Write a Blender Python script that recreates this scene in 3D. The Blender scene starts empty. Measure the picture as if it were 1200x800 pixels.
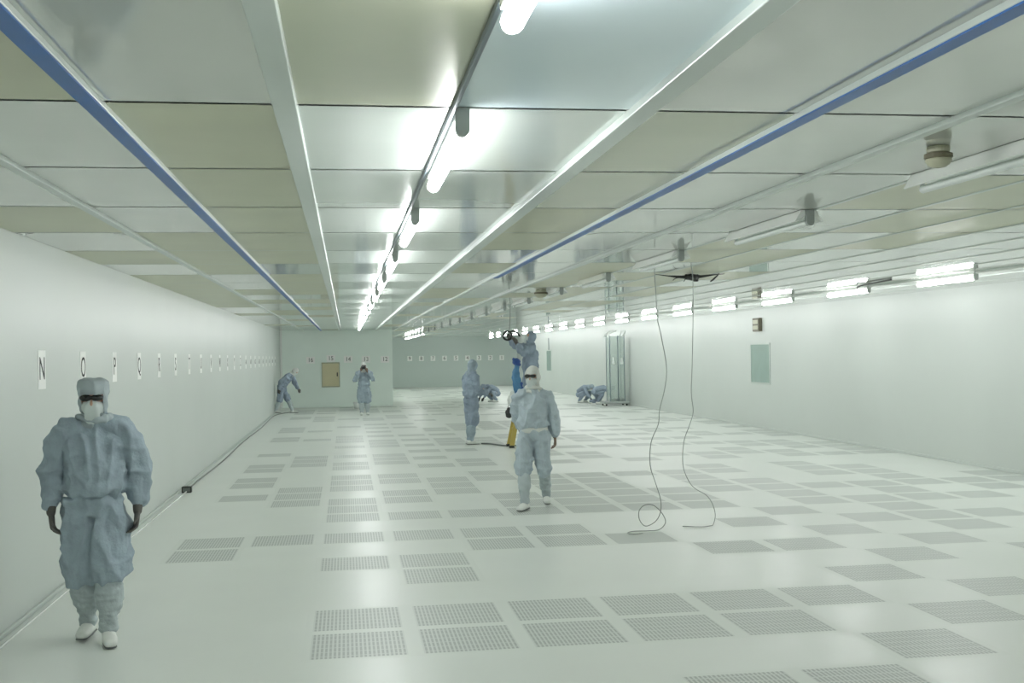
import bpy, bmesh, math, random
from mathutils import Vector, Matrix, noise
PI = math.pi
V = Vector
col = bpy.context.scene.collection
scene = bpy.context.scene

# ------------------------------------------------------------------ materials
def srgb(c):
    return tuple((x/12.92 if x <= .04045 else ((x+.055)/1.055)**2.4) for x in (v/255 for v in c)) + (1,)

def mat(name, rgb, rough=.5, metal=0., spec=.5, var=0., vscale=3., bump=0., bscale=20., emit=None, strength=0., alpha=1., trans=0.):
    m = bpy.data.materials.new(name); m.use_nodes = True
    nt = m.node_tree; b = nt.nodes['Principled BSDF']
    c = srgb(rgb)
    b.inputs['Base Color'].default_value = c
    b.inputs['Roughness'].default_value = rough
    b.inputs['Metallic'].default_value = metal
    b.inputs['Specular IOR Level'].default_value = spec
    b.inputs['Alpha'].default_value = alpha
    b.inputs['Transmission Weight'].default_value = trans
    if emit:
        b.inputs['Emission Color'].default_value = emit + (1,)
        b.inputs['Emission Strength'].default_value = strength
    tc = nt.nodes.new('ShaderNodeTexCoord')
    if var > 0:
        n = nt.nodes.new('ShaderNodeTexNoise'); n.inputs['Scale'].default_value = vscale; n.inputs['Detail'].default_value = 4
        r = nt.nodes.new('ShaderNodeValToRGB')
        r.color_ramp.elements[0].position = .3; r.color_ramp.elements[1].position = .7
        r.color_ramp.elements[0].color = tuple(x*(1-var) for x in c[:3]) + (1,)
        r.color_ramp.elements[1].color = tuple(min(1, x*(1+var*.6)) for x in c[:3]) + (1,)
        nt.links.new(tc.outputs['Object'], n.inputs['Vector']); nt.links.new(n.outputs['Fac'], r.inputs['Fac'])
        nt.links.new(r.outputs['Color'], b.inputs['Base Color'])
    if bump > 0:
        n2 = nt.nodes.new('ShaderNodeTexNoise'); n2.inputs['Scale'].default_value = bscale; n2.inputs['Detail'].default_value = 3
        bp = nt.nodes.new('ShaderNodeBump'); bp.inputs['Strength'].default_value = bump; bp.inputs['Distance'].default_value = .02
        nt.links.new(tc.outputs['Object'], n2.inputs['Vector']); nt.links.new(n2.outputs['Fac'], bp.inputs['Height'])
        nt.links.new(bp.outputs['Normal'], b.inputs['Normal'])
    return m

M = {}
M['wall'] = mat('wall_paint', (196, 203, 198), .38, spec=.45, var=.03, vscale=.6, bump=.05, bscale=2)
M['endwall'] = mat('end_wall_paint', (236, 249, 241), .45, spec=.4, var=.04, vscale=.8)
M['farwall'] = mat('far_wall_paint', (196, 208, 203), .45, spec=.4, var=.03, vscale=.6)
M['ceil_white'] = mat('ceiling_panel_white', (208, 211, 204), .075, metal=.22, spec=.6, var=.05, vscale=1.3, bump=.008, bscale=1.6)
M['ceil_bright'] = mat('ceiling_panel_bright', (222, 230, 225), .11, metal=0.45, spec=.65, var=.04, vscale=1.1, bump=.022, bscale=1.6)
M['ceil_beige'] = mat('ceiling_panel_beige', (186, 187, 156), .3, metal=0.12, spec=.5, var=.07, vscale=1.6, bump=.022, bscale=1.6)
M['ceil_sharp'] = mat('ceiling_panel_glossy', (208, 211, 204), .03, metal=.22, spec=.6, var=.05, vscale=1.3, bump=.006, bscale=1.6)
M['ceil_glow'] = mat('ceiling_panel_painted_glow', (228, 246, 255), .14, metal=0.12, spec=.8, var=.04, vscale=1.1, bump=.022, bscale=1.6)  # near panel by the lamps: bluish glow and reflection painted into its colour
M['ceil_olive'] = mat('ceiling_panel_olive', (180, 184, 158), .22, metal=0.3, spec=.55, var=.06, vscale=1.6, bump=.022, bscale=1.6)
M['seam'] = mat('ceiling_joint', (52, 60, 55), .6, var=.1)
M['beam'] = mat('painted_profile', (186, 196, 190), .3, spec=.6, var=.04, vscale=2)
M['conduit'] = mat('grey_conduit', (98, 112, 120), .35, metal=.5, var=.05)
M['blue_tape'] = mat('blue_film', (14, 86, 160), .4, spec=.4, var=.1, vscale=6)
M['tile'] = mat('floor_vinyl', (220, 226, 220), .32, spec=.5, var=.025, vscale=1.2)
M['lit'] = mat('lit_tube', (255, 255, 255), .4, emit=(.975, 1., .985), strength=62.)
M['lit_row'] = mat('lit_row_tube', (255, 255, 255), .4, emit=(.975, 1., .985), strength=105.)
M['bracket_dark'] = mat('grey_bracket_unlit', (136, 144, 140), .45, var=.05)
M['unlit'] = mat('unlit_tube', (215, 222, 218), .3, var=.02)
M['reflector'] = mat('white_enamel', (236, 240, 236), .25, var=.03)
M['bracket'] = mat('grey_bracket_lightened', (176, 184, 180), .45, var=.05)  # base colour lightened to make up for backlight from the lit tubes
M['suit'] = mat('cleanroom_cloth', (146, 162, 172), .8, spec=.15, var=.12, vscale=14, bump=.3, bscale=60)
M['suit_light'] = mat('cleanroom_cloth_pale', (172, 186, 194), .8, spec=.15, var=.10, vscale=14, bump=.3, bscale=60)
M['suit_dark'] = mat('cleanroom_cloth_dark', (134, 149, 164), .8, spec=.15, var=.14, vscale=14, bump=.3, bscale=60)  # darker blue-grey cloth, worn by some of the farther figures
M['hood'] = mat('hood_cloth', (158, 170, 174), .8, spec=.15, var=.06, vscale=14)
M['hood_white'] = mat('hood_cloth_white', (208, 212, 206), .8, spec=.15, var=.05, vscale=14)
M['mask'] = mat('mask_cloth', (198, 208, 206), .8, spec=.1, var=.05, vscale=18)
M['boot'] = mat('boot_cloth', (172, 184, 186), .75, spec=.2, var=.12, vscale=12, bump=.3, bscale=50)
M['shoe'] = mat('shoe_white', (222, 226, 220), .5, var=.05, vscale=14)
M['sole'] = mat('shoe_sole', (88, 94, 92), .6, var=.05)
M['skin'] = mat('skin', (186, 146, 124), .55, var=.05, vscale=12)
M['dark'] = mat('dark_lens', (14, 16, 16), .15, var=.05)
M['glove'] = mat('grey_glove', (70, 68, 64), .6, var=.1, vscale=20)
M['glove_brown'] = mat('brown_glove', (104, 84, 66), .6, var=.1, vscale=20)
M['black'] = mat('black_plastic', (24, 27, 26), .5, var=.1)
M['cable'] = mat('grey_cable', (140, 148, 142), .5, var=.05)
M['floor_cable'] = mat('floor_cable_sheath', (112, 120, 116), .5, var=.05)
M['alu'] = mat('aluminium', (176, 182, 180), .3, metal=.7, var=.04)
M['yellow'] = mat('yellow_fibreglass', (176, 156, 72), .45, var=.08, vscale=8)
M['blue_cloth'] = mat('blue_cloth', (60, 114, 156), .7, var=.2, vscale=9)
M['navy'] = mat('navy_cloth', (28, 66, 134), .7, var=.15, vscale=9)
M['beige'] = mat('beige_metal', (206, 198, 160), .5, var=.04)
M['brown'] = mat('dark_brown_plastic', (88, 84, 66), .5, var=.08, vscale=9)
M['hatch'] = mat('green_grey_glass', (128, 150, 142), .25, var=.05, vscale=4)
M['paper'] = mat('paper', (250, 252, 249), .8, var=.02)
M['ink'] = mat('black_ink', (26, 30, 30), .8, var=.02)
M['bag'] = mat('white_plastic', (226, 232, 228), .4, var=.05, vscale=10)
M['shroud'] = mat('clear_sheet', (196, 214, 206), .2, alpha=.32, var=.03)
M['detector'] = mat('aged_cream_plastic', (176, 176, 150), .5, var=.06, vscale=12)
M['detector_dark'] = mat('brown_vent', (92, 88, 66), .6, var=.06, vscale=12)

# perforated raised-floor panel: short slots in rows, from the tile's UV
def grille_mat():
    m = bpy.data.materials.new('perforated_floor'); m.use_nodes = True
    nt = m.node_tree; b = nt.nodes['Principled BSDF']; L = nt.links
    b.inputs['Roughness'].default_value = .42
    uv = nt.nodes.new('ShaderNodeUVMap'); sp = nt.nodes.new('ShaderNodeSeparateXYZ'); L.new(uv.outputs['UV'], sp.inputs[0])
    def mth(op, a, bb=None, c=None):
        n = nt.nodes.new('ShaderNodeMath'); n.operation = op
        for i, x in enumerate((a, bb, c)):
            if x is None: continue
            if isinstance(x, (int, float)): n.inputs[i].default_value = x
            else: L.new(x, n.inputs[i])
        return n.outputs[0]
    u, v = sp.outputs[0], sp.outputs[1]
    # inside the perforated field
    iu = mth('COMPARE', u, .5, .43); iv = mth('COMPARE', v, .5, .43)
    su = mth('COMPARE', mth('FRACT', mth('MULTIPLY', u, 26)), .5, .27)     # slots side by side
    sv = mth('COMPARE', mth('FRACT', mth('MULTIPLY', v, 7)), .5, .44)      # seven rows of slots
    slot = mth('MULTIPLY', mth('MULTIPLY', iu, iv), mth('MULTIPLY', su, sv))
    field = mth('MULTIPLY', iu, iv)
    mx1 = nt.nodes.new('ShaderNodeMix'); mx1.data_type = 'RGBA'
    mx1.inputs[6].default_value = srgb((219, 225, 219)); mx1.inputs[7].default_value = srgb((205, 211, 206)); L.new(field, mx1.inputs[0])
    mx = nt.nodes.new('ShaderNodeMix'); mx.data_type = 'RGBA'
    L.new(mx1.outputs[2], mx.inputs[6]); mx.inputs[7].default_value = srgb((160, 168, 163)); L.new(slot, mx.inputs[0])
    L.new(mx.outputs[2], b.inputs['Base Color'])
    return m
M['grille'] = grille_mat()

# ------------------------------------------------------------------ mesh helpers
def link(name, me, m, parent=None, smooth=False):
    o = bpy.data.objects.new(name, me); col.objects.link(o)
    for x in (m if isinstance(m, (list, tuple)) else [m]): me.materials.append(x)
    if smooth:
        for p in me.polygons: p.use_smooth = True
    if parent: o.parent = parent
    return o

def obj(name, bm, m, parent=None, smooth=False):
    bmesh.ops.recalc_face_normals(bm, faces=bm.faces)
    me = bpy.data.meshes.new(name); bm.to_mesh(me); bm.free()
    return link(name, me, m, parent, smooth)

def struct(name, bm, m, parent=None, smooth=False):
    o = obj(name, bm, m, parent, smooth)
    if not parent: o['kind'] = 'structure'
    return o

def tag(o, label, cat, group=None):
    o['label'] = label; o['category'] = cat
    if group: o['group'] = group
    return o

def thing(name, label, cat, loc=(0, 0, 0), rz=0., group=None):
    o = bpy.data.objects.new(name, None); col.objects.link(o)
    o.empty_display_size = .1
    o.location = loc; o.rotation_euler = (0, 0, rz)
    return tag(o, label, cat, group)

def box(bm, x0, x1, y0, y1, z0, z1, bev=0., mi=0):
    vs = [bm.verts.new((x, y, z)) for z in (z0, z1) for y in (y0, y1) for x in (x0, x1)]
    fs = [bm.faces.new([vs[i] for i in f]) for f in ((0, 2, 3, 1), (4, 5, 7, 6), (0, 1, 5, 4), (2, 6, 7, 3), (0, 4, 6, 2), (1, 3, 7, 5))]
    for f in fs: f.material_index = mi
    if bev > 0:
        es = list({e for f in fs for e in f.edges})
        bmesh.ops.bevel(bm, geom=es, offset=bev, segments=2, affect='EDGES', profile=.5)
    return bm

def BM(): return bmesh.new()

def loft(bm, pts, rad, side=(1, 0, 0), n=14, cap=1., caps=3):
    """closed tube through pts; rad[i] is a radius or (across side, across the other way)"""
    pts = [V(p) for p in pts]; rad = [(r, r) if isinstance(r, (int, float)) else r for r in rad]
    side = V(side); tan = []
    for i in range(len(pts)):
        a = pts[max(i-1, 0)]; b = pts[min(i+1, len(pts)-1)]
        tan.append((b-a).normalized())
    P, R, T = [], [], []
    r0, r1 = sum(rad[0])/2*cap, sum(rad[-1])/2*cap
    for k in range(caps):
        a = PI/2*(1-(k+.35)/(caps+.35))
        P.append(pts[0]-tan[0]*r0*math.sin(a)); R.append((rad[0][0]*math.cos(a), rad[0][1]*math.cos(a))); T.append(tan[0])
    for p, r, t in zip(pts, rad, tan): P.append(p); R.append(r); T.append(t)
    for k in range(caps):
        a = PI/2*((k+1)/(caps+.35))
        P.append(pts[-1]+tan[-1]*r1*math.sin(a)); R.append((rad[-1][0]*math.cos(a), rad[-1][1]*math.cos(a))); T.append(tan[-1])
    rings = []
    for p, r, t in zip(P, R, T):
        s = side-t*side.dot(t)
        if s.length < 1e-3: s = V((0, 1, 0))-t*t.y
        s.normalize(); q = t.cross(s)
        rings.append([bm.verts.new(p+s*r[0]*math.cos(2*PI*i/n)+q*r[1]*math.sin(2*PI*i/n)) for i in range(n)])
    for a, b in zip(rings, rings[1:]):
        for i in range(n): bm.faces.new((a[i], a[(i+1) % n], b[(i+1) % n], b[i]))
    bm.faces.new(rings[0][::-1]); bm.faces.new(rings[-1])
    return bm

def tube(bm, pts, r, n=8):
    return loft(bm, pts, [r]*len(pts), (.31, .17, .93), n, cap=1, caps=1)

def ell(bm, c, rx, ry, rz, rot=None, seg=16):
    m = Matrix.Translation(V(c)) @ (rot.to_4x4() if rot else Matrix.Identity(4)) @ Matrix.Diagonal((rx, ry, rz, 1))
    bmesh.ops.create_uvsphere(bm, u_segments=seg, v_segments=seg//2+2, radius=1, matrix=m)
    return bm

def smoothpath(pts, k=5):
    pts = [V(p) for p in pts]; out = []
    for i in range(len(pts)-1):
        p0, p1, p2, p3 = pts[max(i-1, 0)], pts[i], pts[i+1], pts[min(i+2, len(pts)-1)]
        for j in range(k):
            t = j/k
            out.append(.5*((2*p1)+(p2-p0)*t+(2*p0-5*p1+4*p2-p3)*t*t+(3*p1-p0-3*p2+p3)*t**3))
    out.append(pts[-1]); return out

def organic(name, bm, voxel, m, parent, smooth_it=4, folds=None, cut=None):
    """fuse overlapping closed shapes into one continuous smooth skin"""
    bmesh.ops.recalc_face_normals(bm, faces=bm.faces)
    me = bpy.data.meshes.new(name); bm.to_mesh(me); bm.free()
    t = bpy.data.objects.new('t', me); col.objects.link(t)
    r = t.modifiers.new('r', 'REMESH'); r.mode = 'VOXEL'; r.voxel_size = voxel
    if smooth_it:
        s = t.modifiers.new('s', 'SMOOTH'); s.factor = .5; s.iterations = smooth_it
    dg = bpy.context.evaluated_depsgraph_get(); dg.update()
    me2 = bpy.data.meshes.new_from_object(t.evaluated_get(dg))
    bpy.data.objects.remove(t); bpy.data.meshes.remove(me)
    me2.name = name; me2.materials.clear()
    if folds:
        amp, fx, fz, seed = folds
        nor = [v.normal.copy() for v in me2.vertices]
        for v, nn in zip(me2.vertices, nor):
            p = v.co
            a = noise.noise(V((p.x*fx+seed, p.y*fx, p.z*fz+p.x*3)))
            b = noise.noise(V((p.x*fx*.6-seed, p.y*fx*.6+5, p.z*fz*2.6)))
            c = noise.noise(V((p.x*26, p.y*26+seed, p.z*26)))
            v.co = p+nn*max(-.014, amp*(1.7*(.8-2.6*abs(a))+1.0*(.8-2.6*abs(b))-.5+.3*c))
    if cut:
        b2 = BM(); b2.from_mesh(me2)
        dead = [f for f in b2.faces if cut(f.calc_center_median())]
        bmesh.ops.delete(b2, geom=dead, context='FACES'); b2.to_mesh(me2); b2.free()
    return link(name, me2, m, parent, True)

def text_mesh(s, size, name, m, parent, loc, rot, sx=1.):
    c = bpy.data.curves.new('t', 'FONT'); c.body = s; c.size = size; c.align_x = 'CENTER'; c.align_y = 'CENTER'; c.extrude = .0008
    t = bpy.data.objects.new('t', c); col.objects.link(t)
    dg = bpy.context.evaluated_depsgraph_get(); dg.update()
    me = bpy.data.meshes.new_from_object(t.evaluated_get(dg)); bpy.data.objects.remove(t)
    me.materials.clear()
    o = link(name, me, m, parent); o.location = loc; o.rotation_euler = rot; o.scale = (sx, 1, 1)
    return o

# ------------------------------------------------------------------ the room
XL, XR, YB, YE, YF, ZC = -2.30, 9.50, -6.0, 40.1, 61.6, 2.75
XE = 1.66                          # where the end wall stops and the far bay opens

# floor of 0.7 m raised-floor tiles
G = {(-3, 2), (-2, 3), (-2, 4), (-1, 5), (0, 0), (0, 1), (0, 2), (0, 3), (0, 4), (0, 6), (1, 0), (1, 1), (1, 2), (1, 3), (1, 4), (1, 5), (1, 7),
     (2, 6), (3, 7), (3, 1), (4, 0), (4, 1), (4, 5), (4, 6), (4, 8), (5, 2), (5, 3), (5, 4), (5, 7), (5, -2), (6, 0), (6, 1), (6, 2), (6, 3),
     (6, 6), (6, 8), (6, 9), (6, 10), (6, -1), (6, -2), (7, 7), (7, 9), (8, 0), (8, 1), (8, 2), (8, 8), (8, 6), (8, 4), (8, 5), (5, 9), (3, 9), (2, 9),
     (9, 0), (10, 0), (10, 1), (11, 1), (11, 2), (10, -1), (11, -1), (12, -1), (11, -2), (13, -2), (14, -2), (12, 0), (13, 0), (14, 0),
     (13, 1), (14, 1), (12, 2), (13, 2), (9, 5), (9, 6), (10, 7), (10, 4), (10, 5), (9, 3), (10, 9), (9, 10), (8, 11), (5, 11), (0, 8), (2, 10)}
bm = BM(); uvl = bm.loops.layers.uv.new('UVMap')
rnd = random.Random(5)
x0g, y0g = .055-.35, 7.18-.35
for j in range(-19, 78):
    blank = j > 14 and (j % 6 == 3)
    for i in range(-3, 15):
        xa, xb = x0g+.7*i, min(x0g+.7*(i+1), 9.6)
        ya, yb = y0g+.7*j, y0g+.7*(j+1)
        if j < 8 or (j < 15 and i < 3): g = (j, i) in G
        elif i == -3: g = False
        elif j > 46: g = rnd.random() < .12
        else:
            g = (rnd.random() < (.6 if j < 18 else .48)) and not blank
            if (j, i) in G: g = True
        if j < -4: g = rnd.random() < .3
        f = bm.faces.new([bm.verts.new(p) for p in ((xa, ya, 0), (xb, ya, 0), (xb, yb, 0), (xa, yb, 0))])
        for l, uv in zip(f.loops, ((0, 0), (1, 0), (1, 1), (0, 1))): l[uvl].uv = uv
        f.material_index = 1 if g else 0
me = bpy.data.meshes.new('floor'); bm.to_mesh(me); bm.free()
fl = link('floor', me, [M['tile'], M['grille']]); fl['kind'] = 'structure'
bm = BM(); box(bm, XL-.4, XR+.4, YB-.4, YF+.4, -.15, -.012); struct('floor_slab', bm, M['tile'])

def wall(name, x0, x1, y0, y1, m, z1=ZC+.06): bm = BM(); box(bm, x0, x1, y0, y1, -.02, z1); return struct(name, bm, m)
wall('wall_left', XL-.12, XL, YB, YE+.12, M['wall'])
wall('wall_right', XR, XR+.12, YB, YF+.12, M['wall'])
wall('wall_end', XL-.12, XE, YE, YE+.12, M['endwall'])
wall('wall_return', XE-.12, XE, YE+.12, YF, M['endwall'])
wall('wall_far', XE-.12, XR+.12, YF, YF+.12, M['farwall'])
wall('wall_back', XL-.12, XR+.12, YB-.12, YB, M['wall'])

# ceiling: panels between longitudinal profiles, dark joints across
XS = [-.20+.65*k for k in range(-3, 16)]
XS[4] = .41
YS = [4.04+1.4*j for j in range(-8, 43)]
B, W, O = 2, 0, 3
T = {-1: {-3: B, -2: B, -1: W, 0: O, 1: 5, 2: W, 3: W, 4: W, 5: W},
     0: {-3: B, -2: W, -1: B, 0: 1, 1: 1, 2: O, 3: W, 4: W, 5: W, 6: W},
     1: {-3: W, -2: W, -1: B, 0: 1, 1: 1, 2: O, 3: W, 4: W, 5: B, 6: B, 7: B},
     2: {-3: B, -2: W, -1: B, 0: 1, 1: 1, 2: B, 3: W, 4: W, 5: W, 6: B, 7: B},
     3: {-3: W, -2: B, -1: B, 0: 1, 1: 1, 2: B, 3: W, 4: W, 5: B, 6: W},
     4: {-3: B, -2: B, -1: B, 0: 1, 1: 1, 2: W, 3: W, 4: W, 5: B, 6: B},
     5: {-3: W, -2: B, -1: W, 0: 1, 1: 1, 2: B, 3: W, 4: B, 5: W, 6: B},
     6: {-3: B, -2: W, -1: B, 0: 1, 1: 1, 2: W, 3: W, 4: B},
     -2: {-3: W, -2: W, -1: W, 0: B, 1: W, 2: W, 3: B}}
bm = BM(); rnd = random.Random(11)
zc = ZC
for j, ya in enumerate(YS):
    jj = j-8
    yb = ya+1.4
    for i in range(len(XS)):
        k = i-3
        xa = XS[i]; xb = XS[i+1] if i+1 < len(XS) else XR+.05
        if xa > XR: continue
        xb = min(xb, XR+.05)
        if i == 0: xa = XL-.02
        mi = T.get(jj, {}).get(k)
        if mi is None:
            if k in (0, 1): mi = 1
            elif k >= 8: mi = W
            else: mi = B if rnd.random() < (.5 if k < 0 else .4)*(1 if jj < 12 else .5) else W
        s = .013
        if mi == W and k >= 6: mi = 6
        f = bm.faces.new([bm.verts.new(p) for p in ((xa, ya+s, zc), (xa, yb-s, zc), (xb, yb-s, zc), (xb, ya+s, zc))]); f.material_index = mi
    # joint: recess
    for (z, q) in ((zc+.012, .022),):
        f = bm.faces.new([bm.verts.new(p) for p in ((XL-.02, ya-q, z), (XL-.02, ya+q, z), (XR+.05, ya+q, z), (XR+.05, ya-q, z))]); f.material_index = 4
me = bpy.data.meshes.new('ceiling'); bm.to_mesh(me); bm.free()
ce = link('ceiling', me, [M['ceil_white'], M['ceil_bright'], M['ceil_beige'], M['ceil_olive'], M['seam'], M['ceil_glow'], M['ceil_sharp']]); ce['kind'] = 'structure'
bm = BM(); box(bm, XL-.2, XR+.2, YB-.2, YF+.2, ZC+.04, ZC+.2); struct('ceiling_deck', bm, M['beam'])

# longitudinal profiles
for i, x in enumerate(XS[1:18]):
    k = i-2
    if k == 1: continue                         # hidden by the lamp conduit
    w, d = (.042, .03) if k in (0, 2) else (.026, .022)
    if k > 4: w, d = .016, .006
    bm = BM(); box(bm, x-w, x+w, YB, YF, ZC-d, ZC+.02, .004); struct('trim_%d' % (i+1), bm, M['beam'])
# profile joint covers across the ceiling in the dark-lined bays
# blue protective film on two profiles
for x, y1, w, lab in ((-.855, 39.9, .030, 'long blue film strip along the ceiling profile nearer the lettered wall'),
                      (1.75, 12.9, .030, 'blue film strip on the ceiling profile right of the lit lamp row, peeling end')):
    bm = BM(); n = 60
    pts = []
    for s in range(n+1):
        y = -5+(y1+5)*s/n; pts.append((x+.004*noise.noise(V((y*1.3, x, 0))), y, w*(1+.1*noise.noise(V((y*2, x, 3))))))
    z0 = ZC-.025
    prev = None
    for (px, py, pw) in pts:
        r = [bm.verts.new((px-pw, py, z0)), bm.verts.new((px-pw, py, z0-.006)), bm.verts.new((px+pw, py, z0-.006)), bm.verts.new((px+pw, py, z0))]
        if prev:
            for a in range(4): bm.faces.new((prev[a], prev[(a+1) % 4], r[(a+1) % 4], r[a]))
        else: bm.faces.new(r)
        prev = r
    bm.faces.new(prev)
    tag(obj('blue_film_strip', bm, M['blue_tape']), lab, 'tape')

# corner trim and skirtings
bm = BM(); box(bm, XL, XL+.07, YE-.05, YE, 0, ZC, .008); struct('trim_30', bm, M['reflector'])
bm = BM(); box(bm, XL, XL+.025, YB, YE, 0, .035, .008); struct('baseboard_left', bm, M['beam'])
bm = BM(); box(bm, XR-.03, XR, YB, YF, 0, .05, .01); struct('baseboard_right', bm, M['wall'])
bm = BM(); box(bm, XL, XE, YE-.03, YE, 0, .05, .01); struct('baseboard_end', bm, M['endwall'])

# ------------------------------------------------------------------ lamps
def lamp_proto(lit, trunk):
    t = bpy.data.objects.new('fluorescent_light', None); col.objects.link(t); t.empty_display_size = .1
    L = 1.40
    bm = BM()
    if lit:
        box(bm, -.027, .027, .0, L, .046, .0895, .004)
    else:  # white trough
        pr = [(-.095, .015), (-.05, .0885), (.05, .0885), (.095, .015), (.088, .012), (.03, .05), (-.03, .05), (-.088, .012)]
        a = [bm.verts.new((x, .02, z)) for x, z in pr]; b = [bm.verts.new((x, L, z)) for x, z in pr]
        for i in range(8): bm.faces.new((a[i], a[(i+1) % 8], b[(i+1) % 8], b[i]))
        bm.faces.new(a[::-1]); bm.faces.new(b)
    obj('housing', bm, M['reflector'], t)
    bm = BM(); loft(bm, [(0, .05, .008), (0, L-.03, .008)], [.025 if trunk else .030]*2 if lit else [.021, .021], (1, 0, 0), 12)
    obj('tube', bm, (M['lit_row'] if trunk else M['lit']) if lit else M['unlit'], t, True)
    bm = BM()                                 # end bracket with a rounded foot, at the near end
    w, zt, zb = .026, .0885, .008
    pr = [(-w, zt), (-w, zb)]+[(-w*math.cos(a), zb-w*math.sin(a)) for a in (.5, 1.05, 1.57, 2.1, 2.65)]+[(w, zb), (w, zt)]
    a = [bm.verts.new((x, -.01, z)) for x, z in pr]; b = [bm.verts.new((x, .025, z)) for x, z in pr]
    for i in range(len(pr)): bm.faces.new((a[i], a[(i+1) % len(pr)], b[(i+1) % len(pr)], b[i]))
    bm.faces.new(a[::-1]); bm.faces.new(b)
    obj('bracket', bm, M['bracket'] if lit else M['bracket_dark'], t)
    bm = BM(); box(bm, -.010, .010, L-.03, L-.01, .0, .088, .003)
    obj('tube_holder', bm, M['bracket'], t)
    if trunk:
        bm = BM(); box(bm, -.02, .02, L+.01, 2.78, .06, .0895, .004); obj('trunking', bm, M['reflector'], t)
    return t
P_LIT, P_ROW, P_OFF = lamp_proto(True, False), lamp_proto(True, True), lamp_proto(False, False)
used = set()
def copy_thing(root, loc, rz, label, cat, group):
    if root.name not in used:
        used.add(root.name); r = root
    else:
        r = root.copy(); col.objects.link(r)
        for ch in [c for c in root.children]:
            c = ch.copy(); col.objects.link(c); c.parent = r
    r.location = loc; r.rotation_euler = (0, 0, rz)
    return tag(r, label, cat, group)
ORD = ['first', 'second', 'third', 'fourth', 'fifth', 'sixth', 'seventh', 'eighth', 'ninth', 'tenth', 'eleventh', 'twelfth', 'thirteenth', 'fourteenth',
       'fifteenth', 'sixteenth', 'seventeenth', 'eighteenth', 'nineteenth', 'twentieth']
for k in range(13):
    copy_thing(P_LIT, (.435 if k else .42, 1.24+2.8*k+(0 if k else .1), ZC-.09), 0, 'lit tube lamp in the centre ceiling row, %s counting from the nearest' % ORD[k], 'ceiling light', 'lit lamps of the centre row')
for k in range(18):
    copy_thing(P_ROW, (7.62, 9.74+2.8*k, ZC-.09), 0, 'lit tube lamp in the row beside the right wall, %s counting from the nearest' % ORD[k], 'ceiling light', 'lit lamps beside the right wall')
for k in range(14):
    copy_thing(P_OFF, (3.0, 4.04+2.8*k, ZC-.09), 0, 'unlit white trough lamp beyond the right blue strip, %s counting from the nearest' % ORD[k], 'ceiling light', 'unlit white lamps')
for k in range(7):
    copy_thing(P_LIT, (3.1, 44.6+2.1*k, ZC-.12), 0, 'small lit lamp in the far bay past the end wall, %s counting from the nearest' % ORD[k], 'ceiling light', 'lit lamps of the far bay').scale = (1, .42, 1)
# lamps above and behind the photographer
for k in range(2):
    copy_thing(P_ROW, (7.62, 4.14+2.8*k, ZC-.09), 0, 'lit tube lamp at the near end of the right-hand row, beyond the frame, place %s' % ORD[k], 'ceiling light', 'lit lamps beside the right wall')
for k in range(2):
    copy_thing(P_LIT, (.445, -4.36+2.8*k, ZC-.09), 0, 'lit tube lamp of the centre row behind the viewpoint, place %s' % ORD[k], 'ceiling light', 'lit lamps of the centre row')
bm = BM(); box(bm, .392, .410, YB, 38.5, ZC-.022, ZC-.0005, .004)
tag(obj('lamp_conduit', bm, M['conduit']), 'thin grey conduit running along the centre row of lit lamps', 'conduit')

# detectors
for (x, y, r, lab) in ((2.66, 4.66, .062, 'round cream smoke detector with brown vent band near the closest unlit lamp'),
                       (2.82, 15.9, .10, 'distant cream sounder on the ceiling past the end of the blue strip')):
    t = thing('smoke_detector', lab, 'smoke detector', (x, y, ZC))
    bm = BM(); loft(bm, [(0, 0, -.004), (0, 0, -.028)], [r*.82, r*.8], n=24, cap=.1); obj('base', bm, M['detector'], t, False)
    bm = BM(); loft(bm, [(0, 0, -.036), (0, 0, -.055)], [r, r], n=24, cap=.1); obj('vent_band', bm, M['detector_dark'], t, False)
    bm = BM(); loft(bm, [(0, 0, -.066), (0, 0, -.072)], [r*.95, r*.86], n=24, cap=.5); obj('dome', bm, M['detector'], t, True)

# ------------------------------------------------------------------ paper signs
def sign(s, loc, rot, lab, w=.21, h=.297, sz=.2, sx=1., group=None):
    t = thing('paper_sign', lab, 'sign', loc, 0, group); t.rotation_euler = rot
    bm = BM(); box(bm, -w/2, w/2, -h/2, h/2, 0, .002); obj('sheet', bm, M['paper'], t)
    text_mesh(s, sz, 'lettering', M['ink'], t, (0, 0, .003), (0, 0, 0), sx)
    return t
WORD = ['zero', 'one', 'two', 'three', 'four', 'five', 'six', 'seven', 'eight', 'nine', 'ten', 'eleven', 'twelve', 'thirteen', 'fourteen', 'fifteen', 'sixteen']
letters = list('NOPQRSTUVWXYZ')+['AA', 'AB', 'AC', 'AD', 'AE', 'AF', 'AG', 'AH', 'AI']
for k, s in enumerate(letters):
    sign(s, (XL+.001, 8.92+1.345*k, 1.775-.004*k), (PI/2, 0, PI/2), 'white paper sign with black %s on the left wall' % ('letter '+s if len(s) == 1 else 'letters '+s),
         sz=.25 if len(s) == 1 else .17, sx=.9)
for k, (x, s, z) in enumerate(((-1.245, '16', 1.685), (-.53, '15', 1.735), (.08, '14', 1.695), (.715, '13', 1.685), (1.39, '12', 1.675))):
    sign(s, (x, YE-.001, z), (PI/2, 0, 0), 'white paper sign numbered %s on the end wall' % WORD[int(s)], w=.3, h=.24, sz=.21, sx=.9)
for k in range(9):
    s = str(9-k)
    sign(s, (3.5+.643*k, YF-.001, 1.595-.004*k), (PI/2, 0, 0), 'tiny paper sign numbered %s on the distant far wall' % WORD[int(s)], w=.26, h=.28, sz=.28)

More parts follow.
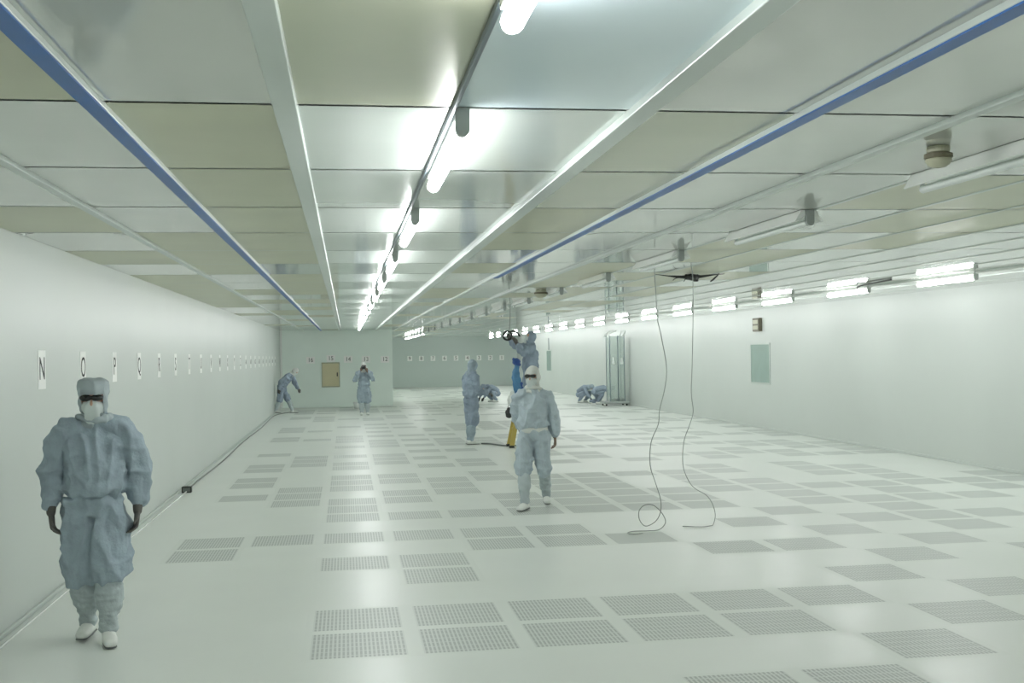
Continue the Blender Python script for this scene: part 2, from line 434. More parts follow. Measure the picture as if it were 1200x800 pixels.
# ------------------------------------------------------------------ wall fittings
# beige hatch on end wall
t = thing('access_hatch', 'beige square metal hatch with dark handle on the end wall', 'hatch', (-.54, YE, 1.155))
bm = BM(); 
for a in ((-.32, .32, .40, .44), (-.32, .32, -.44, -.40), (-.32, -.285, -.4, .4), (.285, .32, -.4, .4)): box(bm, a[0], a[1], -.035, 0, a[2], a[3], .004)
obj('frame', bm, M['detector'], t)
bm = BM(); box(bm, -.283, .283, -.028, 0, -.398, .398, .004); d = obj('door', bm, M['beige'], t)
bm = BM(); box(bm, .21, .25, -.06, -.026, -.06, .08, .006); obj('handle', bm, M['black'], d)

def wall_window(n, y, z, w, h):
    bm = BM()
    f = .035
    box(bm, -.02, 0, -w/2, w/2, h/2-f, h/2, .003); box(bm, -.02, 0, -w/2, w/2, -h/2, -h/2+f, .003)
    box(bm, -.02, 0, -w/2, -w/2+f, -h/2+f, h/2-f, .003); box(bm, -.02, 0, w/2-f, w/2, -h/2+f, h/2-f, .003)
    o = struct('window_%d' % n, bm, M['beam']); o.location = (XR, y, z)
    bm = BM(); box(bm, -.012, -.002, -w/2+f, w/2-f, -h/2+f, h/2-f); obj('window_pane', bm, M['hatch'], o)
wall_window(1, 24.57, 1.50, 1.22, .95)
wall_window(2, 51.6, 1.43, 1.2, 1.0)
t = thing('wall_box', 'small dark brown box mounted above the grey window on the right wall', 'box', (XR, 24.62, 2.40))
bm = BM(); box(bm, -.09, 0, -.2, .2, -.155, .155, .01); obj('casing', bm, M['brown'], t)
bm = BM(); box(bm, -.1, -.09, -.15, .15, .02, .11, .003); obj('display_strip', bm, M['detector'], t)
bm = BM(); box(bm, -.1, -.09, -.15, .15, -.11, -.02, .003); obj('display_strip', bm, M['detector'], t)
bm = BM(); box(bm, XR-.03, XR, 51.55, 51.6, 1.93, 2.5); tag(obj('wall_conduit', bm, M['conduit']), 'thin vertical conduit above the farther window of the right wall', 'conduit')

# ------------------------------------------------------------------ cables
def cable(name, pts, r, m, lab, k=5):
    bm = BM(); tube(bm, smoothpath(pts, k), r, 8); return tag(obj(name, bm, m, None, True), lab, 'cable')
c1 = [(3.20, 11.2, 2.75), (3.194, 11.2, 2.66), (3.206, 11.2, 2.384), (3.212, 11.2, 2.188), (3.254, 11.2, 1.983), (3.304, 11.2, 1.671), (3.281, 11.2, 1.449), (3.222, 11.2, 1.228),
      (3.205, 11.2, 1.077), (3.125, 11.2, 0.893), (3.111, 11.2, 0.655), (3.163, 11.2, 0.476), (3.215, 11.2, 0.297), (3.212, 11.2, 0.164), (3.155, 11.2, 0.07),
      (3.045, 11.18, 0.03), (2.974, 11.15, 0.102), (2.967, 11.13, 0.2), (3.031, 11.12, 0.259), (3.122, 11.12, 0.247), (3.203, 11.1, 0.164), (3.229, 11.08, 0.075),
      (3.15, 11.04, 0.012), (3.02, 11.0, 0.01), (2.88, 11.0, 0.012), (2.80, 10.95, 0.01), (2.79, 10.86, 0.01), (2.84, 10.82, 0.01), (2.93, 10.88, .01)]
cable('hanging_cable', c1, .0048, M['cable'], 'grey cable hanging from the ceiling with a loop coiled at the floor')
c2 = [(3.62, 11.3, 2.75), (3.638, 11.3, 2.583), (3.63, 11.3, 2.114), (3.612, 11.3, 1.664), (3.598, 11.3, 1.394), (3.615, 11.3, 1.196), (3.573, 11.3, 1.053), (3.514, 11.3, 0.902),
      (3.492, 11.3, 0.723), (3.508, 11.3, 0.57), (3.598, 11.3, 0.405), (3.764, 11.3, 0.291), (3.836, 11.3, 0.127), (3.80, 11.25, 0.014), (3.72, 11.15, 0.01),
      (3.60, 11.12, 0.01), (3.45, 11.2, 0.01)]
cable('hanging_cable', c2, .0042, M['cable'], 'grey cable hanging beside the looped one, its end curling right across the floor')
# black bundle of wires under the ceiling
t = thing('cable_bundle', 'black bundle of loose wires spilling under the ceiling near the hanging cables', 'cable', (4.05, 12.62, ZC))
rnd = random.Random(3)
bm = BM(); ell(bm, (.0, 0, -.045), .10, .07, .035); ell(bm, (.05, .02, -.06), .045, .05, .035); organic('knot', bm, .012, M['black'], t, 2, (.008, 14, 14, 3))
for pp, ra in ((((-.44, 0, -.012), (-.28, .02, -.03), (-.12, 0, -.045), (0, 0, -.045)), (.003, .009, .02, .03)),
               (((.40, 0, -.010), (.26, -.02, -.022), (.12, 0, -.04), (0, 0, -.045)), (.003, .009, .018, .03)),
               (((.22, -.03, -.10), (.27, .0, -.07), (.32, .02, -.03), (.34, .02, -.004)), (.008, .012, .010, .006)),
               (((-.24, -.03, -.085), (-.2, 0, -.06), (-.12, 0, -.04), (-.05, 0, -.04)), (.004, .006, .009, .01)),
               (((-.1, 0, -.10), (-.08, 0, -.07), (-.05, 0, -.04), (0, 0, -.04)), (.004, .006, .008, .009))):
    bm = BM(); loft(bm, pp, ra, (0, .3, .95), 8, .5, 1); obj('wire', bm, M['black'], t, True)
cable('ceiling_cable', [(7.20, 13.85, 2.738), (7.24, 14.2, 2.736), (7.30, 14.7, 2.733), (7.36, 15.15, 2.722), (7.42, 15.3, 2.70), (7.44, 15.36, 2.735)], .012, M['black'], 'short black cable slung under the ceiling beside the lit lamps on the right')
cable('floor_cable', [(-2.2, 15.85, .012)]+[(-2.2+.02*math.sin(y*.7), y, .011) for y in range(17, 36)]+[(-2.05, 36.3, .011), (-1.7, 37.2, .011)], .011, M['floor_cable'],
      'grey cable running on the floor along the lettered wall from the black socket box', 3)
cable('floor_cable', [(2.70, 22.35, .015), (2.85, 22.25, .015), (2.95, 22.0, .015), (3.1, 21.7, .015), (3.5, 21.6, .015)], .016, M['floor_cable'], 'short dark cable on the floor between the standing helper and the ladder')
t = thing('socket_box', 'small black socket box on the floor beside the left wall', 'socket', (-2.18, 15.72, 0))
bm = BM(); box(bm, -.065, .065, -.05, .05, 0, .085, .008); obj('casing', bm, M['black'], t)
bm = BM(); box(bm, -.05, .05, -.056, -.05, .02, .07, .002); obj('socket_face', bm, M['sole'], t)
bm = BM(); tube(bm, smoothpath([(-2.21, -2, .01), (-2.225, 2, .01), (-2.22, 6, .01), (-2.215, 10, .01), (-2.2, 14, .01), (-2.18, 15.66, .02)]), .009, 8)
tag(obj('floor_cable', bm, M['reflector'], None, True), 'pale cable on the floor from the foreground to the black socket box', 'cable')

# ------------------------------------------------------------------ people
def frame(fwd, up=(0, 0, 1)):
    f = V(fwd).normalized(); u = V(up); u = (u-f*u.dot(f)).normalized(); x = u.cross(-f)  # x: person's left when facing -Y
    x = (-f).cross(u) * -1 if False else x
    return f, u, x

def hand(bm, wrist, d, n, thumb, r=1.):
    wrist = V(wrist); d = V(d).normalized(); n = V(n); n = (n-d*n.dot(d)).normalized(); s = d.cross(n)*thumb   # s points to the thumb side
    loft(bm, [wrist-d*.03, wrist, wrist+d*.045, wrist+d*.088], [(.026*r, .02*r), (.029*r, .018*r), (.040*r, .016*r), (.041*r, .013*r)], s, 12)
    for off, ln in ((.031, .072), (.0105, .082), (-.0105, .077), (-.031, .060)):
        a = wrist+d*.082+s*off
        b = a+(d*.93+n*.36).normalized()*ln*.5
        c = b+(d*.62+n*.78).normalized()*ln*.32
        e = c+(d*.25+n*.96).normalized()*ln*.26
        loft(bm, [a-d*.02, a, b, c, e], [.0088*r, .0092*r, .0086*r, .008*r, .007*r], s, 8)
    a = wrist+d*.02+s*.026
    b = a+(d*.75+s*.62+n*.25).normalized()*.042; c = b+(d*.9+s*.15+n*.4).normalized()*.032
    loft(bm, [a, b, c], [.0125*r, .0105*r, .0088*r], n, 8)

def person(label, loc, rz, scale=1., pose=None, vox=.009, suit='suit', hood='hood', boot='boot', glove='glove', bag=1., flat=False, seed=0., glasses=True, arms=True, kneel=False, group=None, band=None, fold=1., thin=1.):
    t = thing('person', label, 'person', loc, rz, group); t.scale = (scale,)*3
    J = dict(pelvis=(0, 0, .93), waist=(0, 0, 1.05), chest=(0, -.005, 1.29), neck=(0, .01, 1.455), head=(0, -.02, 1.60), hf=(0, -1, 0), hu=(0, 0, 1),
             sl=(.185, 0, 1.40), sr=(-.185, 0, 1.40), el=(.27, .03, 1.12), er=(-.27, .03, 1.12), wl=(.27, -.03, .87), wr=(-.27, -.03, .87),
             hdl=(0, -.1, -1), hdr=(0, -.1, -1), nl=(-1, -.2, 0), nr=(1, -.2, 0), pl=(.095, 0, .88), pr=(-.095, 0, .88), kl=(.10, -.02, .48), kr=(-.10, -.02, .48),
             al=(.10, .02, .085), ar=(-.10, .02, .085), fl=(.1, -1, 0), fr=(-.1, -1, 0), side=(1, 0, 0))
    J.update(pose or {})
    J = {k: V(v) for k, v in J.items()}
    hf = J['hf'].normalized(); hu = (J['hu']-hf*J['hu'].dot(hf)).normalized(); hx = hf.cross(hu)   # to one side of the head
    hc = J['head']; sd = J['side']
    R = Matrix((hx, -hf, hu)).transposed()                       # local head axes: x side, -y forward, z up
    def H(x, f, z): return hc+hx*x+hf*f+hu*z
    def lerp(a, b, k): return a.lerp(b, k)
    P, Wt, C, N = J['pelvis'], J['waist'], J['chest'], J['neck']
    # continuous body
    bm = BM()
    loft(bm, [P, Wt, C, lerp(C, N, .6)], [(.125, .085), (.105, .075), (.125, .08), (.07, .05)], sd, 16)
    loft(bm, [lerp(C, N, .7), N, H(0, -.01, -.06)], [.055, .052, .05], sd, 12)
    ell(bm, H(0, 0, .015), .074, .092, .105, R); ell(bm, H(0, .025, -.055), .056, .062, .06, R)
    loft(bm, [H(0, .088, .012), H(0, .104, -.02), H(0, .100, -.032)], [.007, .012, .011], hx, 8)
    for sx in (-1, 1): ell(bm, H(.077*sx, -.008, -.005), .008, .018, .03, R, 10)
    for s in ('l', 'r'):
        loft(bm, [lerp(C, J['s'+s], .8)+(J['e'+s]-J['s'+s])*.12, lerp(J['s'+s], J['e'+s], .2), J['e'+s], J['w'+s]], [.04, .044, .036, .026], sd, 10)
        hand(bm, J['w'+s], J['hd'+s], J['n'+s], -1 if s == 'l' else 1, .84)
        loft(bm, [J['p'+s], lerp(J['p'+s], J['k'+s], .5), J['k'+s], lerp(J['k'+s], J['a'+s], .35), J['a'+s]], [.075, .07, .052, .048, .034], sd, 10)
        fd = J['f'+s].normalized(); a = J['a'+s]
        loft(bm, [a-fd*.04+V((0, 0, -.04)), a+fd*.06+V((0, 0, -.04)), a+fd*.14+V((0, 0, -.05))], [.026, .03, .02], V((fd.y, -fd.x, 0)), 10)
    organic('body', bm, max(vox*.75, .0055), M['skin'], t, 2)
    # trousers, ballooning over the boots below the knee
    bm = BM()
    loft(bm, [lerp(Wt, P, -.1), lerp(Wt, P, .75), P, lerp(P, (J['pl']+J['pr'])/2, 1.2)], [(.14, .105), (.148, .110), (.18*bag**.4, .14), (.165, .13)], sd, 18, .5)
    for s in ('l', 'r'):
        p, k, a = J['p'+s], J['k'+s], J['a'+s]
        b = bag
        loft(bm, [p, lerp(p, k, .35), lerp(p, k, .75), k, lerp(k, a, .16), lerp(k, a, .24)],
             [.105, .102*b*thin, .105*b*thin, .10*b*thin, .085*b*thin, .058], sd, 16, .5)
    organic('trousers', bm, vox, M[suit], t, 5, (.017*fold, 8, 3.0, seed+3))
    # jacket with full sleeves
    bm = BM()
    dn = (P-Wt).normalized()
    loft(bm, [Wt+dn*.085, Wt+dn*.045, lerp(Wt, C, .35), C, lerp(C, N, .55)], [(.165, .130), (.202, .160), (.182, .14), (.195, .13), (.14, .085)], sd, 20, .45)
    nb = lerp(N, C, .30)
    loft(bm, [lerp(J['sl'], J['el'], .04), lerp(J['sl'], nb, .5), nb, lerp(J['sr'], nb, .5), lerp(J['sr'], J['er'], .04)], [.068, .078, .085, .078, .068], (C-N).normalized(), 14, .6)
    for s in ('l', 'r'):
        sh, e, w = J['s'+s], J['e'+s], J['w'+s]
        loft(bm, [lerp(sh, e, .05), lerp(sh, e, .22), lerp(sh, e, .55), e, lerp(e, w, .45), lerp(e, w, .78), lerp(e, w, .93)], [.071, .082*thin, .079*thin, .077*thin, .072*thin, .062*thin, .035], sd, 14, .8)
    j = organic('jacket', bm, vox, M[suit], t, 5, (.017*fold, 8.5, 3.4, seed))
    if band:
        bm = BM(); c = Wt+dn*.10
        loft(bm, [c-dn*.022, c+dn*.022], [(.178, .143), (.176, .141)], sd, 28, .15); obj('waistband', bm, M[band], j, True)
    for s in ('l', 'r'):
        fd = J['f'+s].normalized(); a = J['a'+s]; k = J['k'+s]; q = V((fd.y, -fd.x, 0)); fz = V((0, 0, 1))
        bm = BM()
        loft(bm, [lerp(k, a, .18), lerp(k, a, .3), lerp(k, a, .6), lerp(k, a, .85), a], [.070*(1+.5*(bag-1)), .080*(1+.5*(bag-1)), .074*(1+.5*(bag-1)), .056, .058], sd, 14, .5)
        organic('boot', bm, vox, M[boot], t, 3, (.006, 10, 9, seed+7))
        up = (a-k).normalized() if kneel else V((0, 0, -1))
        bm = BM()
        h0 = a-fd*.055+up*.038; h1 = a+fd*.02+up*.03; h2 = a+fd*.10+up*.042; h3 = a+fd*.165+up*.05
        loft(bm, [h0, h1, h2, h3], [(.040, .040), (.044, .050), (.050, .036), (.042, .028)], q, 14, .8)
        ell(bm, a+up*.0, .05, .05, .045)
        sh = organic('shoe', bm, min(vox, .009), M['shoe'], t, 3)
        bm = BM(); loft(bm, [a-fd*.07+up*.07, a+fd*.05+up*.072, a+fd*.17+up*.072], [(.036, .010), (.042, .010), (.038, .010)], q, 12, .8); obj('sole', bm, M['sole'], sh, True)
        bm = BM()
        loft(bm, [lerp(J['e'+s], J['w'+s], .86), J['w'+s]], [.033, .029], sd, 10)
        hand(bm, J['w'+s], J['hd'+s], J['n'+s], -1 if s == 'l' else 1, 1.08)
        organic('glove', bm, max(.0042, vox*.55), M[glove], t, 1)
    # hood: crown, neck and cape, open over the face
    bm = BM()
    if flat: loft(bm, [H(0, .0, -.10), H(0, 0, -.04), H(0, 0, .03), H(0, 0, .085), H(0, -.002, .118)], [(.072, .085), (.09, .105), (.096, .112), (.102, .117), (.099, .112)], hx, 22, .22)
    else: ell(bm, H(0, -.004, .012), .094, .112, .128, R, 22); ell(bm, H(0, .01, -.06), .078, .086, .07, R)
    loft(bm, [H(0, -.01, -.05), lerp(H(0, -.01, -.1), N, .5), lerp(N, C, .0), lerp(N, C, .22)], [.080, .082, (.10, .09), (.125, .10)], sd, 20, .3)
    def cut(p):
        d = p-hc; return d.dot(hf) > .02 and abs(d.dot(hx)) < .069 and -.085 < d.dot(hu) < .042
    organic('hood', bm, min(vox, .009), M[hood], t, 4, (.005, 12, 8, seed+11), cut)
    bm = BM()                                 # cloth gathered round the neck
    for q, (dz, ra) in enumerate(((-.015, .088), (.022, .096))):
        c = lerp(N, H(0, 0, -.1), .35-dz*6); ring = [c+hx*ra*math.cos(a)*1.05+V((0, -.012, 0))+V((0, 1, 0))*ra*.95*math.sin(a)+V((0, 0, .012*math.sin(2*a+seed+q))) for a in [2*PI*i/24 for i in range(25)]]
        tube(bm, ring, .020, 8)
    organic('scarf', bm, min(vox, .009), M[hood], t, 2, (.004, 16, 10, seed))
    bm = BM()
    ell(bm, H(0, .022, -.046), .076, .086, .064, R, 20); loft(bm, [H(0, .088, .006), H(0, .098, -.030), H(0, .078, -.10), H(0, .06, -.13)], [(.024, .010), (.042, .014), (.052, .018), (.05, .02)], hx, 14)
    organic('mask', bm, min(vox, .008), M['mask'], t, 3, None, lambda p: (p-hc).dot(hf) < .01)
    if glasses:
        bm = BM()
        for sx in (-1, 1): ell(bm, H(.034*sx, .099, .020), .040, .016, .022, R, 14)
        loft(bm, [H(-.03, .104, .024), H(0, .11, .026), H(.03, .104, .024)], [.008, .009, .008], hu, 8)
        loft(bm, [H(-.068, .03, .024), H(-.064, .085, .022), H(-.04, .1, .02)], [.006, .008, .008], hu, 8)
        loft(bm, [H(.068, .03, .024), H(.064, .085, .022), H(.04, .1, .02)], [.006, .008, .008], hu, 8)
        obj('safety_glasses', bm, M['dark'], t, True)
    return t

d2r = math.radians
# A: the walker in the left foreground
person('person in grey cleanroom suit walking in the left foreground, dark glasses and white mask', (-1.64, 7.62, 0), d2r(10), 1.0,
       dict(sl=(.185, 0, 1.39), sr=(-.185, 0, 1.39), el=(.275, .03, 1.09), er=(-.27, .06, 1.10), wl=(.262, -.05, .845), wr=(-.268, -.02, .86), hdl=(-.1, -.15, -1), hdr=(.1, -.1, -1),
            kl=(.085, -.07, .48), kr=(-.085, .03, .47), al=(.075, -.08, .085), ar=(-.055, .17, .095), fl=(.1, -1, 0), fr=(-.25, -1, 0), head=(0, -.03, 1.585), hf=(-.12, -1, -.05)),
       vox=.008, bag=1.26, flat=True, seed=1.3, suit='suit')
# B: the walker in the middle
person('person in pale cleanroom suit walking towards the viewer in front of the ladder', (2.20, 13.05, 0), d2r(-14), .97,
       dict(sl=(.17, 0, 1.39), sr=(-.17, 0, 1.39), el=(.235, .07, 1.10), wl=(.255, .10, .86), er=(-.215, .10, 1.11), wr=(-.17, .20, .92), hdl=(.05, .12, -1), kl=(.12, .0, .48), kr=(-.12, -.1, .49), al=(.13, .22, .11), ar=(-.10, -.22, .085),
            fl=(.15, -1, .0), fr=(-.35, -1, 0), hf=(-.25, -1, -.05)),
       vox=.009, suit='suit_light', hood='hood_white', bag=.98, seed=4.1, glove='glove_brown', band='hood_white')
# C: the helper standing in profile
person('person in grey hooded suit standing in profile with forearms held forward, left of the ladder', (2.50, 22.4, 0), d2r(112), .99,
       dict(el=(.26, -.03, 1.10), er=(-.26, -.03, 1.10), wl=(.13, -.30, 1.06), wr=(-.12, -.32, 1.03), hdl=(-.2, -1, -.1), hdr=(.2, -1, -.1), nl=(0, 0, -1), nr=(0, 0, -1),
            head=(0, -.05, 1.60), hf=(.1, -1, -.25), chest=(0, .02, 1.29), kl=(.09, -.02, .48), al=(.09, .0, .085), ar=(-.11, .08, .085), kr=(-.11, .02, .48)),
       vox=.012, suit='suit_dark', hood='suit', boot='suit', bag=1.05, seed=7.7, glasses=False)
# D: the worker up the ladder, arms to the ceiling, facing left
person('person in grey suit standing on the ladder with arms raised to a black fitting', (3.57, 21.45, .565), d2r(-78), .98,
       dict(el=(.20, -.24, 1.30), er=(-.22, -.22, 1.45), wl=(.13, -.33, 1.48), wr=(-.14, -.36, 1.56), sl=(.18, -.02, 1.40), sr=(-.18, -.02, 1.41), hdl=(0, -.5, 1), hdr=(0, -.5, 1), nl=(-1, -.2, 0), nr=(1, -.2, 0),
            head=(0, .01, 1.60), hf=(0, -.9, .45), chest=(0, .02, 1.29), neck=(0, .02, 1.455), kl=(.09, -.03, .48), kr=(-.09, -.03, .48), al=(.09, 0, .085), ar=(-.09, 0, .085), fl=(0, -1, 0), fr=(0, -1, 0)),
       vox=.012, suit='suit_dark', hood='suit_dark', boot='suit_dark', bag=1.0, seed=9.1, glasses=False)
# E: stooping by the left wall
person('person in blue-grey suit stooping beside the left wall at the far end', (-1.98, 36.6, 0), d2r(78), .97,
       dict(pelvis=(0, .10, .90), waist=(0, .04, 1.0), chest=(0, -.14, 1.19), neck=(0, -.26, 1.30), head=(0, -.37, 1.38), hf=(0, -.75, -.65), hu=(0, -.65, .75),
            sl=(.185, -.20, 1.27), sr=(-.185, -.20, 1.27), el=(.25, -.30, .98), er=(-.27, .02, 1.02), wl=(.22, -.42, .80), wr=(-.26, .12, .80), hdl=(0, -.3, -1), hdr=(0, 0, -1),
            pl=(.095, .09, .86), pr=(-.095, .09, .86), kl=(.11, -.08, .46), kr=(-.11, .13, .46), al=(.12, -.24, .085), ar=(-.11, .28, .1), fl=(0, -1, 0), fr=(0, -1, 0)),
       vox=.014, suit='suit_dark', hood='hood_white', bag=1.0, seed=11.1, glasses=False)
# F: taking a picture by the end wall
person('person in knee-length grey coverall holding a dark camera to the face near the end wall', (.54, 34.4, 0), d2r(2), .93,
       dict(el=(.29, -.12, 1.16), er=(-.30, -.12, 1.16), wl=(.10, -.22, 1.45), wr=(-.11, -.22, 1.47), hdl=(-.5, -.1, .85), hdr=(.5, -.1, .85), nl=(0, 1, 0), nr=(0, 1, 0),
            kl=(.085, -.02, .48), kr=(-.085, -.02, .48), al=(.11, .03, .085), ar=(-.09, -.04, .085), head=(0, -.03, 1.60)),
       vox=.012, suit='suit', hood='hood_white', boot='boot', bag=1.35, seed=13.5, glasses=True, glove='glove_brown')
t = thing('camera', 'small dark camera held to the face of the person at the end wall', 'camera', (.52, 34.13, 1.455))
bm = BM(); box(bm, -.07, .07, -.03, .03, -.045, .045, .01); obj('camera_body', bm, M['black'], t)
bm = BM(); loft(bm, [(0, -.03, 0), (0, -.075, 0)], [.032, .03], n=16, cap=.1); obj('lens', bm, M['dark'], t, True)
SQ = dict(pelvis=(0, .16, .34), waist=(0, .10, .43), chest=(0, -.12, .56), neck=(0, -.27, .60), head=(0, -.40, .58), hf=(0, -.5, -.85), hu=(0, -.85, .5),
          sl=(.17, -.20, .58), sr=(-.17, -.20, .58), el=(.22, -.38, .36), er=(-.22, -.38, .36), wl=(.16, -.50, .17), wr=(-.16, -.50, .17), hdl=(0, -.5, -1), hdr=(0, -.5, -1),
          pl=(.10, .15, .30), pr=(-.10, .15, .30), kl=(.22, -.20, .38), kr=(-.22, -.20, .38), al=(.17, .05, .085), ar=(-.17, .05, .085), nl=(-1, 0, 0), nr=(1, 0, 0))
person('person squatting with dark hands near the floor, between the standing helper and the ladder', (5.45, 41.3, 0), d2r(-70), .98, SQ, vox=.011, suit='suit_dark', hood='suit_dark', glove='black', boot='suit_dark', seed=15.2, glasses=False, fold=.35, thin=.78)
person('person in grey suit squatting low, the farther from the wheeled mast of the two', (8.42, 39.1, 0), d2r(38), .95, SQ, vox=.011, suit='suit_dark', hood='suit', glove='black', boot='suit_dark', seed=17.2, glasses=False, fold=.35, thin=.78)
CR = dict(pelvis=(0, .20, .44), waist=(0, .10, .50), chest=(0, -.14, .55), neck=(0, -.30, .56), head=(0, -.43, .55), hf=(0, -.6, -.8), hu=(0, -.8, .6),
          sl=(.17, -.22, .53), sr=(-.17, -.22, .53), el=(.20, -.36, .33), er=(-.20, -.34, .33), wl=(.17, -.52, .15), wr=(-.17, -.50, .15), hdl=(0, -.5, -1), hdr=(0, -.5, -1),
          pl=(.10, .20, .40), pr=(-.10, .20, .40), kl=(.14, .02, .13), kr=(-.14, -.10, .42), al=(.14, .38, .085), ar=(-.14, .10, .085), fl=(0, -1, -.6), fr=(0, -1, 0), nl=(-1, 0, 0), nr=(1, 0, 0))
person('person in grey suit kneeling with one arm reaching to the base of the wheeled mast', (8.78, 37.9, 0), d2r(80), .97, CR, vox=.011, suit='suit_dark', hood='suit_dark', glove='black', boot='suit_dark', seed=19.2, glasses=False, fold=.35, thin=.78)

# ------------------------------------------------------------------ ladder group
t = thing('stepladder', 'yellow stepladder standing open behind the walking person in the middle', 'ladder', (0, 0, 0))
ax, az = 3.38, 1.04
yc, hw = 21.45, .15
for (bx, nm) in ((3.15, 'a'), (3.78, 'b')):
    for s in (-1, 1):
        bm = BM()
        x0, x1 = bx, ax+(.02 if nm == 'b' else -.02)
        w = .045
        ys = yc+s*(hw+.05), yc+s*hw*.8
        vs = []
        for (x, y, z) in ((x0, ys[0], .02), (x1, ys[1], az)):
            vs.append([bm.verts.new((x+dx, y+dy, z)) for dx, dy in ((-w, -.014), (w, -.014), (w, .014), (-w, .014))])
        for i in range(4): bm.faces.new((vs[0][i], vs[0][(i+1) % 4], vs[1][(i+1) % 4], vs[1][i]))
        bm.faces.new(vs[0]); bm.faces.new(vs[1])
        obj('rail', bm, M['yellow'], t)
        bm = BM(); box(bm, x0-.05, x0+.05, ys[0]-.025, ys[0]+.025, 0, .05, .006); obj('foot_pad', bm, M['black'], t)
for k in range(3):
    z = .30+.27*k; f = z/az
    x = 3.78+(ax+.02-3.78)*f; y2 = hw+.05-(hw*.2+.05)*f
    bm = BM(); box(bm, x-.04, x+.04, yc-y2, yc+y2, z-.015, z+.01, .004); obj('step', bm, M['alu'], t)
for k in range(2):
    z = .35+.45*k; f = z/az
    x = 3.15+(ax-.02-3.15)*f; y2 = hw+.05-(hw*.2+.05)*f
    bm = BM(); box(bm, x-.015, x+.015, yc-y2, yc+y2, z-.02, z+.02, .004); obj('brace', bm, M['yellow'], t)
bm = BM(); box(bm, ax-.09, ax+.09, yc-.22, yc+.22, az-.02, az+.03, .01); obj('top_cap', bm, M['yellow'], t)
# blue cloth bundle hanging on the ladder
t = thing('blue_cloth_bundle', 'blue cloth bundle knotted and hanging down the side of the yellow ladder', 'cloth', (3.245, 21.12, 0))
bm = BM(); ell(bm, (0, 0, 1.67), .075, .07, .06); loft(bm, [(-.03, 0, 1.70), (.04, -.01, 1.60), (.0, 0, 1.56)], [.05, .045, .03], n=12)
organic('knot', bm, .01, M['navy'], t, 2, (.008, 14, 14, 2))
bm = BM(); loft(bm, [(0, 0, 1.58), (-.01, 0, 1.45), (0, 0, 1.28), (.03, 0, 1.12), (.04, 0, 1.0)], [(.05, .06), (.075, .07), (.08, .07), (.075, .06), (.08, .06)], n=16, cap=.6)
organic('upper_fold', bm, .01, M['blue_cloth'], t, 2, (.012, 10, 4, 4))
bm = BM(); loft(bm, [(.08, 0, 1.26), (.06, .0, 1.12), (.06, 0, 1.0), (.11, 0, .88), (.14, 0, .80)], [(.03, .04), (.07, .065), (.105, .07), (.07, .06), (.03, .04)], n=16, cap=.6)
organic('lower_fold', bm, .01, M['navy'], t, 2, (.014, 10, 4, 6))
t = thing('tool_bag', 'small black bag hanging low on the left side of the ladder', 'bag', (3.10, 21.15, 0))
bm = BM(); loft(bm, [(0, 0, .62), (0, 0, .70), (0, 0, .77)], [(.07, .05), (.08, .055), (.055, .04)], n=16, cap=.5); organic('pouch', bm, .01, M['black'], t, 2, (.005, 14, 10, 1))
bm = BM(); tube(bm, smoothpath([(-.04, 0, .76), (.03, .02, .95), (.10, .05, 1.1), (.14, .12, 1.22)]), .006, 6); obj('strap', bm, M['black'], t, True)
bm = BM(); loft(bm, [(3.16, 21.1, 1.10), (3.14, 21.1, 1.02), (3.12, 21.1, .92), (3.10, 21.1, .84)], [(.025, .03), (.05, .04), (.06, .045), (.035, .03)], n=14, cap=.6)
tag(organic('plastic_bag', bm, .01, M['bag'], None, 2, (.01, 12, 8, 8)), 'white crumpled plastic bag hanging beside the blue cloth on the ladder', 'bag')
# black fitting on a cord from the ceiling
t = thing('pendant_fitting', 'black ring-shaped fitting hanging on a cord above the ladder', 'fitting', (3.14, 21.5, 0))
bm = BM(); tube(bm, smoothpath([(.06, 0, 2.75), (.055, 0, 2.55), (.04, 0, 2.32), (.02, 0, 2.26)]), .010, 8); obj('cord', bm, M['cable'], t, True)
bm = BM(); ring = [(.085*math.cos(a), .02*math.sin(2*a), 2.18+.085*math.sin(a)) for a in [2*PI*i/20 for i in range(21)]]
tube(bm, ring, .022, 8); obj('ring', bm, M['black'], t, True)
bm = BM(); tube(bm, smoothpath([(.05, 0, 2.25), (.13, 0, 2.27), (.2, 0, 2.22), (.24, 0, 2.17)]), .02, 8); obj('handle', bm, M['black'], t, True)

# ------------------------------------------------------------------ wheeled mast lift with clear sheets
t = thing('mast_lift', 'tall wheeled mast lift wrapped in clear sheet, standing by the right wall', 'lift', (8.98, 36.6, 0))
bm = BM(); box(bm, -.45, .42, -.35, .35, .07, .15, .03); obj('base', bm, M['alu'], t)
for sx in (-.36, .34):
    for sy in (-.27, .27):
        bm = BM(); loft(bm, [(sx-.02, sy, .035), (sx+.02, sy, .035)], [.035, .035], (0, 0, 1), 14, .2); obj('castor', bm, M['black'], t, True)
for sx in (-.22, .06, .28):
    for sy in ((-.25, .25) if sx != .06 else (-.25,)):
        bm = BM(); box(bm, sx-.014, sx+.014, sy-.014, sy+.014, .15, 2.36, .004); obj('mast', bm, M['conduit'], t)
for (x0, x1, y0, y1) in ((-.22, .28, -.255, -.251), (-.22, .28, .251, .255), (-.224, -.22, -.25, .25), (.28, .284, -.25, .25)):
    bm = BM(); box(bm, x0, x1, y0, y1, .16, 2.34); obj('clear_sheet', bm, M['shroud'], t)
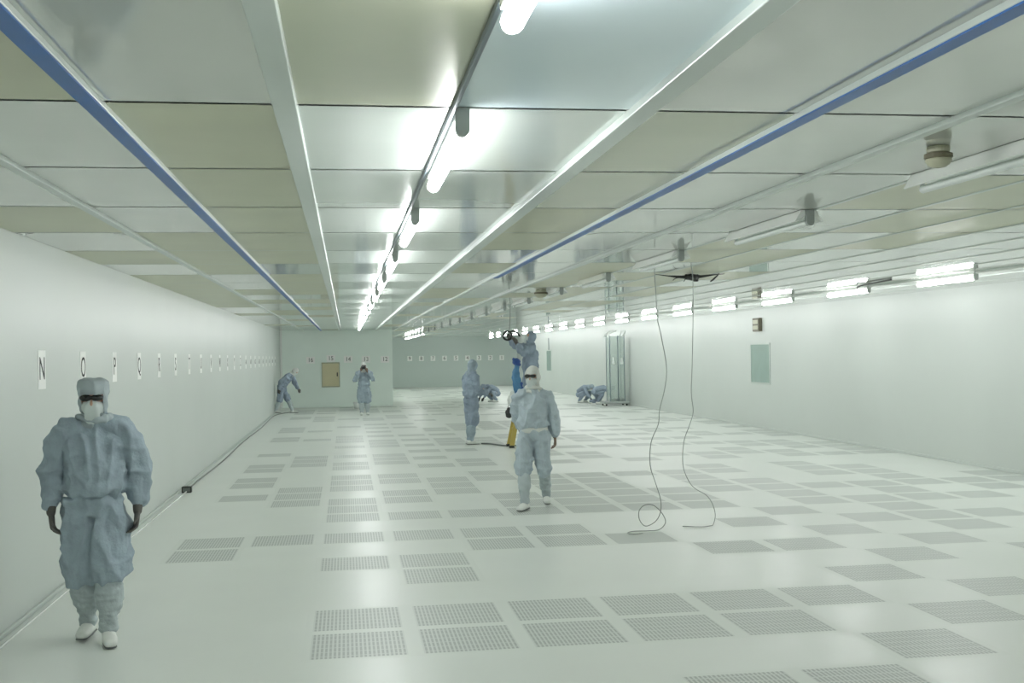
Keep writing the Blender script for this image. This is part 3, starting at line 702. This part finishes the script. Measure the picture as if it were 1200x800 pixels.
for sy in (-.25, .25):  # white top rim, its curves shaped after lamp reflections
    bm = BM(); tube(bm, smoothpath([(-.28, sy, 2.33), (-.24, sy, 2.42), (-.12, sy, 2.49), (0, sy, 2.51)]), .03, 8); obj('rim_reflection', bm, M['bag'], t, True)
    bm = BM(); tube(bm, smoothpath([(.24, sy, 2.34), (.29, sy, 2.42), (.31, sy, 2.50)]), .03, 8); obj('rim_reflection', bm, M['bag'], t, True)
for x in (-.10, .19):  # white shapes standing in for highlights on the clear sheet
    bm = BM(); loft(bm, [(x, -.27, 1.42), (x, -.27, 1.62)], [(.05, .01), (.025, .01)], n=12); obj('painted_highlight', bm, M['bag'], t, True)
for x in (-.1, .05, .2):
    bm = BM(); box(bm, x-.06, x+.06, -.2, .1, .15, .25, .02); obj('battery_case', bm, M['black'], t)
# white carton near the end wall
t = thing('white_bucket', 'small white bucket on the floor by the end wall, left of the camera holder', 'bucket', (.36, 38.7, 0))
bm = BM(); loft(bm, [(0, 0, .01), (0, 0, .2)], [.10, .125], n=20, cap=.05); obj('pail', bm, M['bag'], t, True)
bm = BM(); loft(bm, [(0, 0, .205), (0, 0, .225)], [.135, .135], n=20, cap=.05); obj('lid', bm, M['bag'], t, True)

# ------------------------------------------------------------------ camera
f = 1300.; th = math.atan(195/f); rho = .016; ph = .0098
F = V((math.sin(th)*math.cos(ph), math.cos(th)*math.cos(ph), math.sin(ph)))
r0 = V((math.cos(th), -math.sin(th), 0)); u0 = r0.cross(F)
r = r0*math.cos(rho)-u0*math.sin(rho); u = u0*math.cos(rho)+r0*math.sin(rho)
cd = bpy.data.cameras.new('camera'); cam = bpy.data.objects.new('viewpoint', cd); col.objects.link(cam)
cd.sensor_width = 36; cd.lens = f/1200*36; cd.clip_start = .05; cd.clip_end = 200
mw = Matrix((r, u, -F)).transposed().to_4x4(); mw.translation = V((0, 0, 1.85)); cam.matrix_world = mw
scene.camera = cam

w = bpy.data.worlds.new('world'); scene.world = w; w.use_nodes = True
w.node_tree.nodes['Background'].inputs[0].default_value = (.8, .9, .85, 1); w.node_tree.nodes['Background'].inputs[1].default_value = .3
scene.view_settings.view_transform = 'Standard'
scene.view_settings.look = 'None'
scene.view_settings.exposure = -.26
scene.view_settings.gamma = 1.15
scene.cycles.max_bounces = 8; scene.cycles.diffuse_bounces = 5; scene.cycles.glossy_bounces = 3
scene.cycles.use_denoising = True
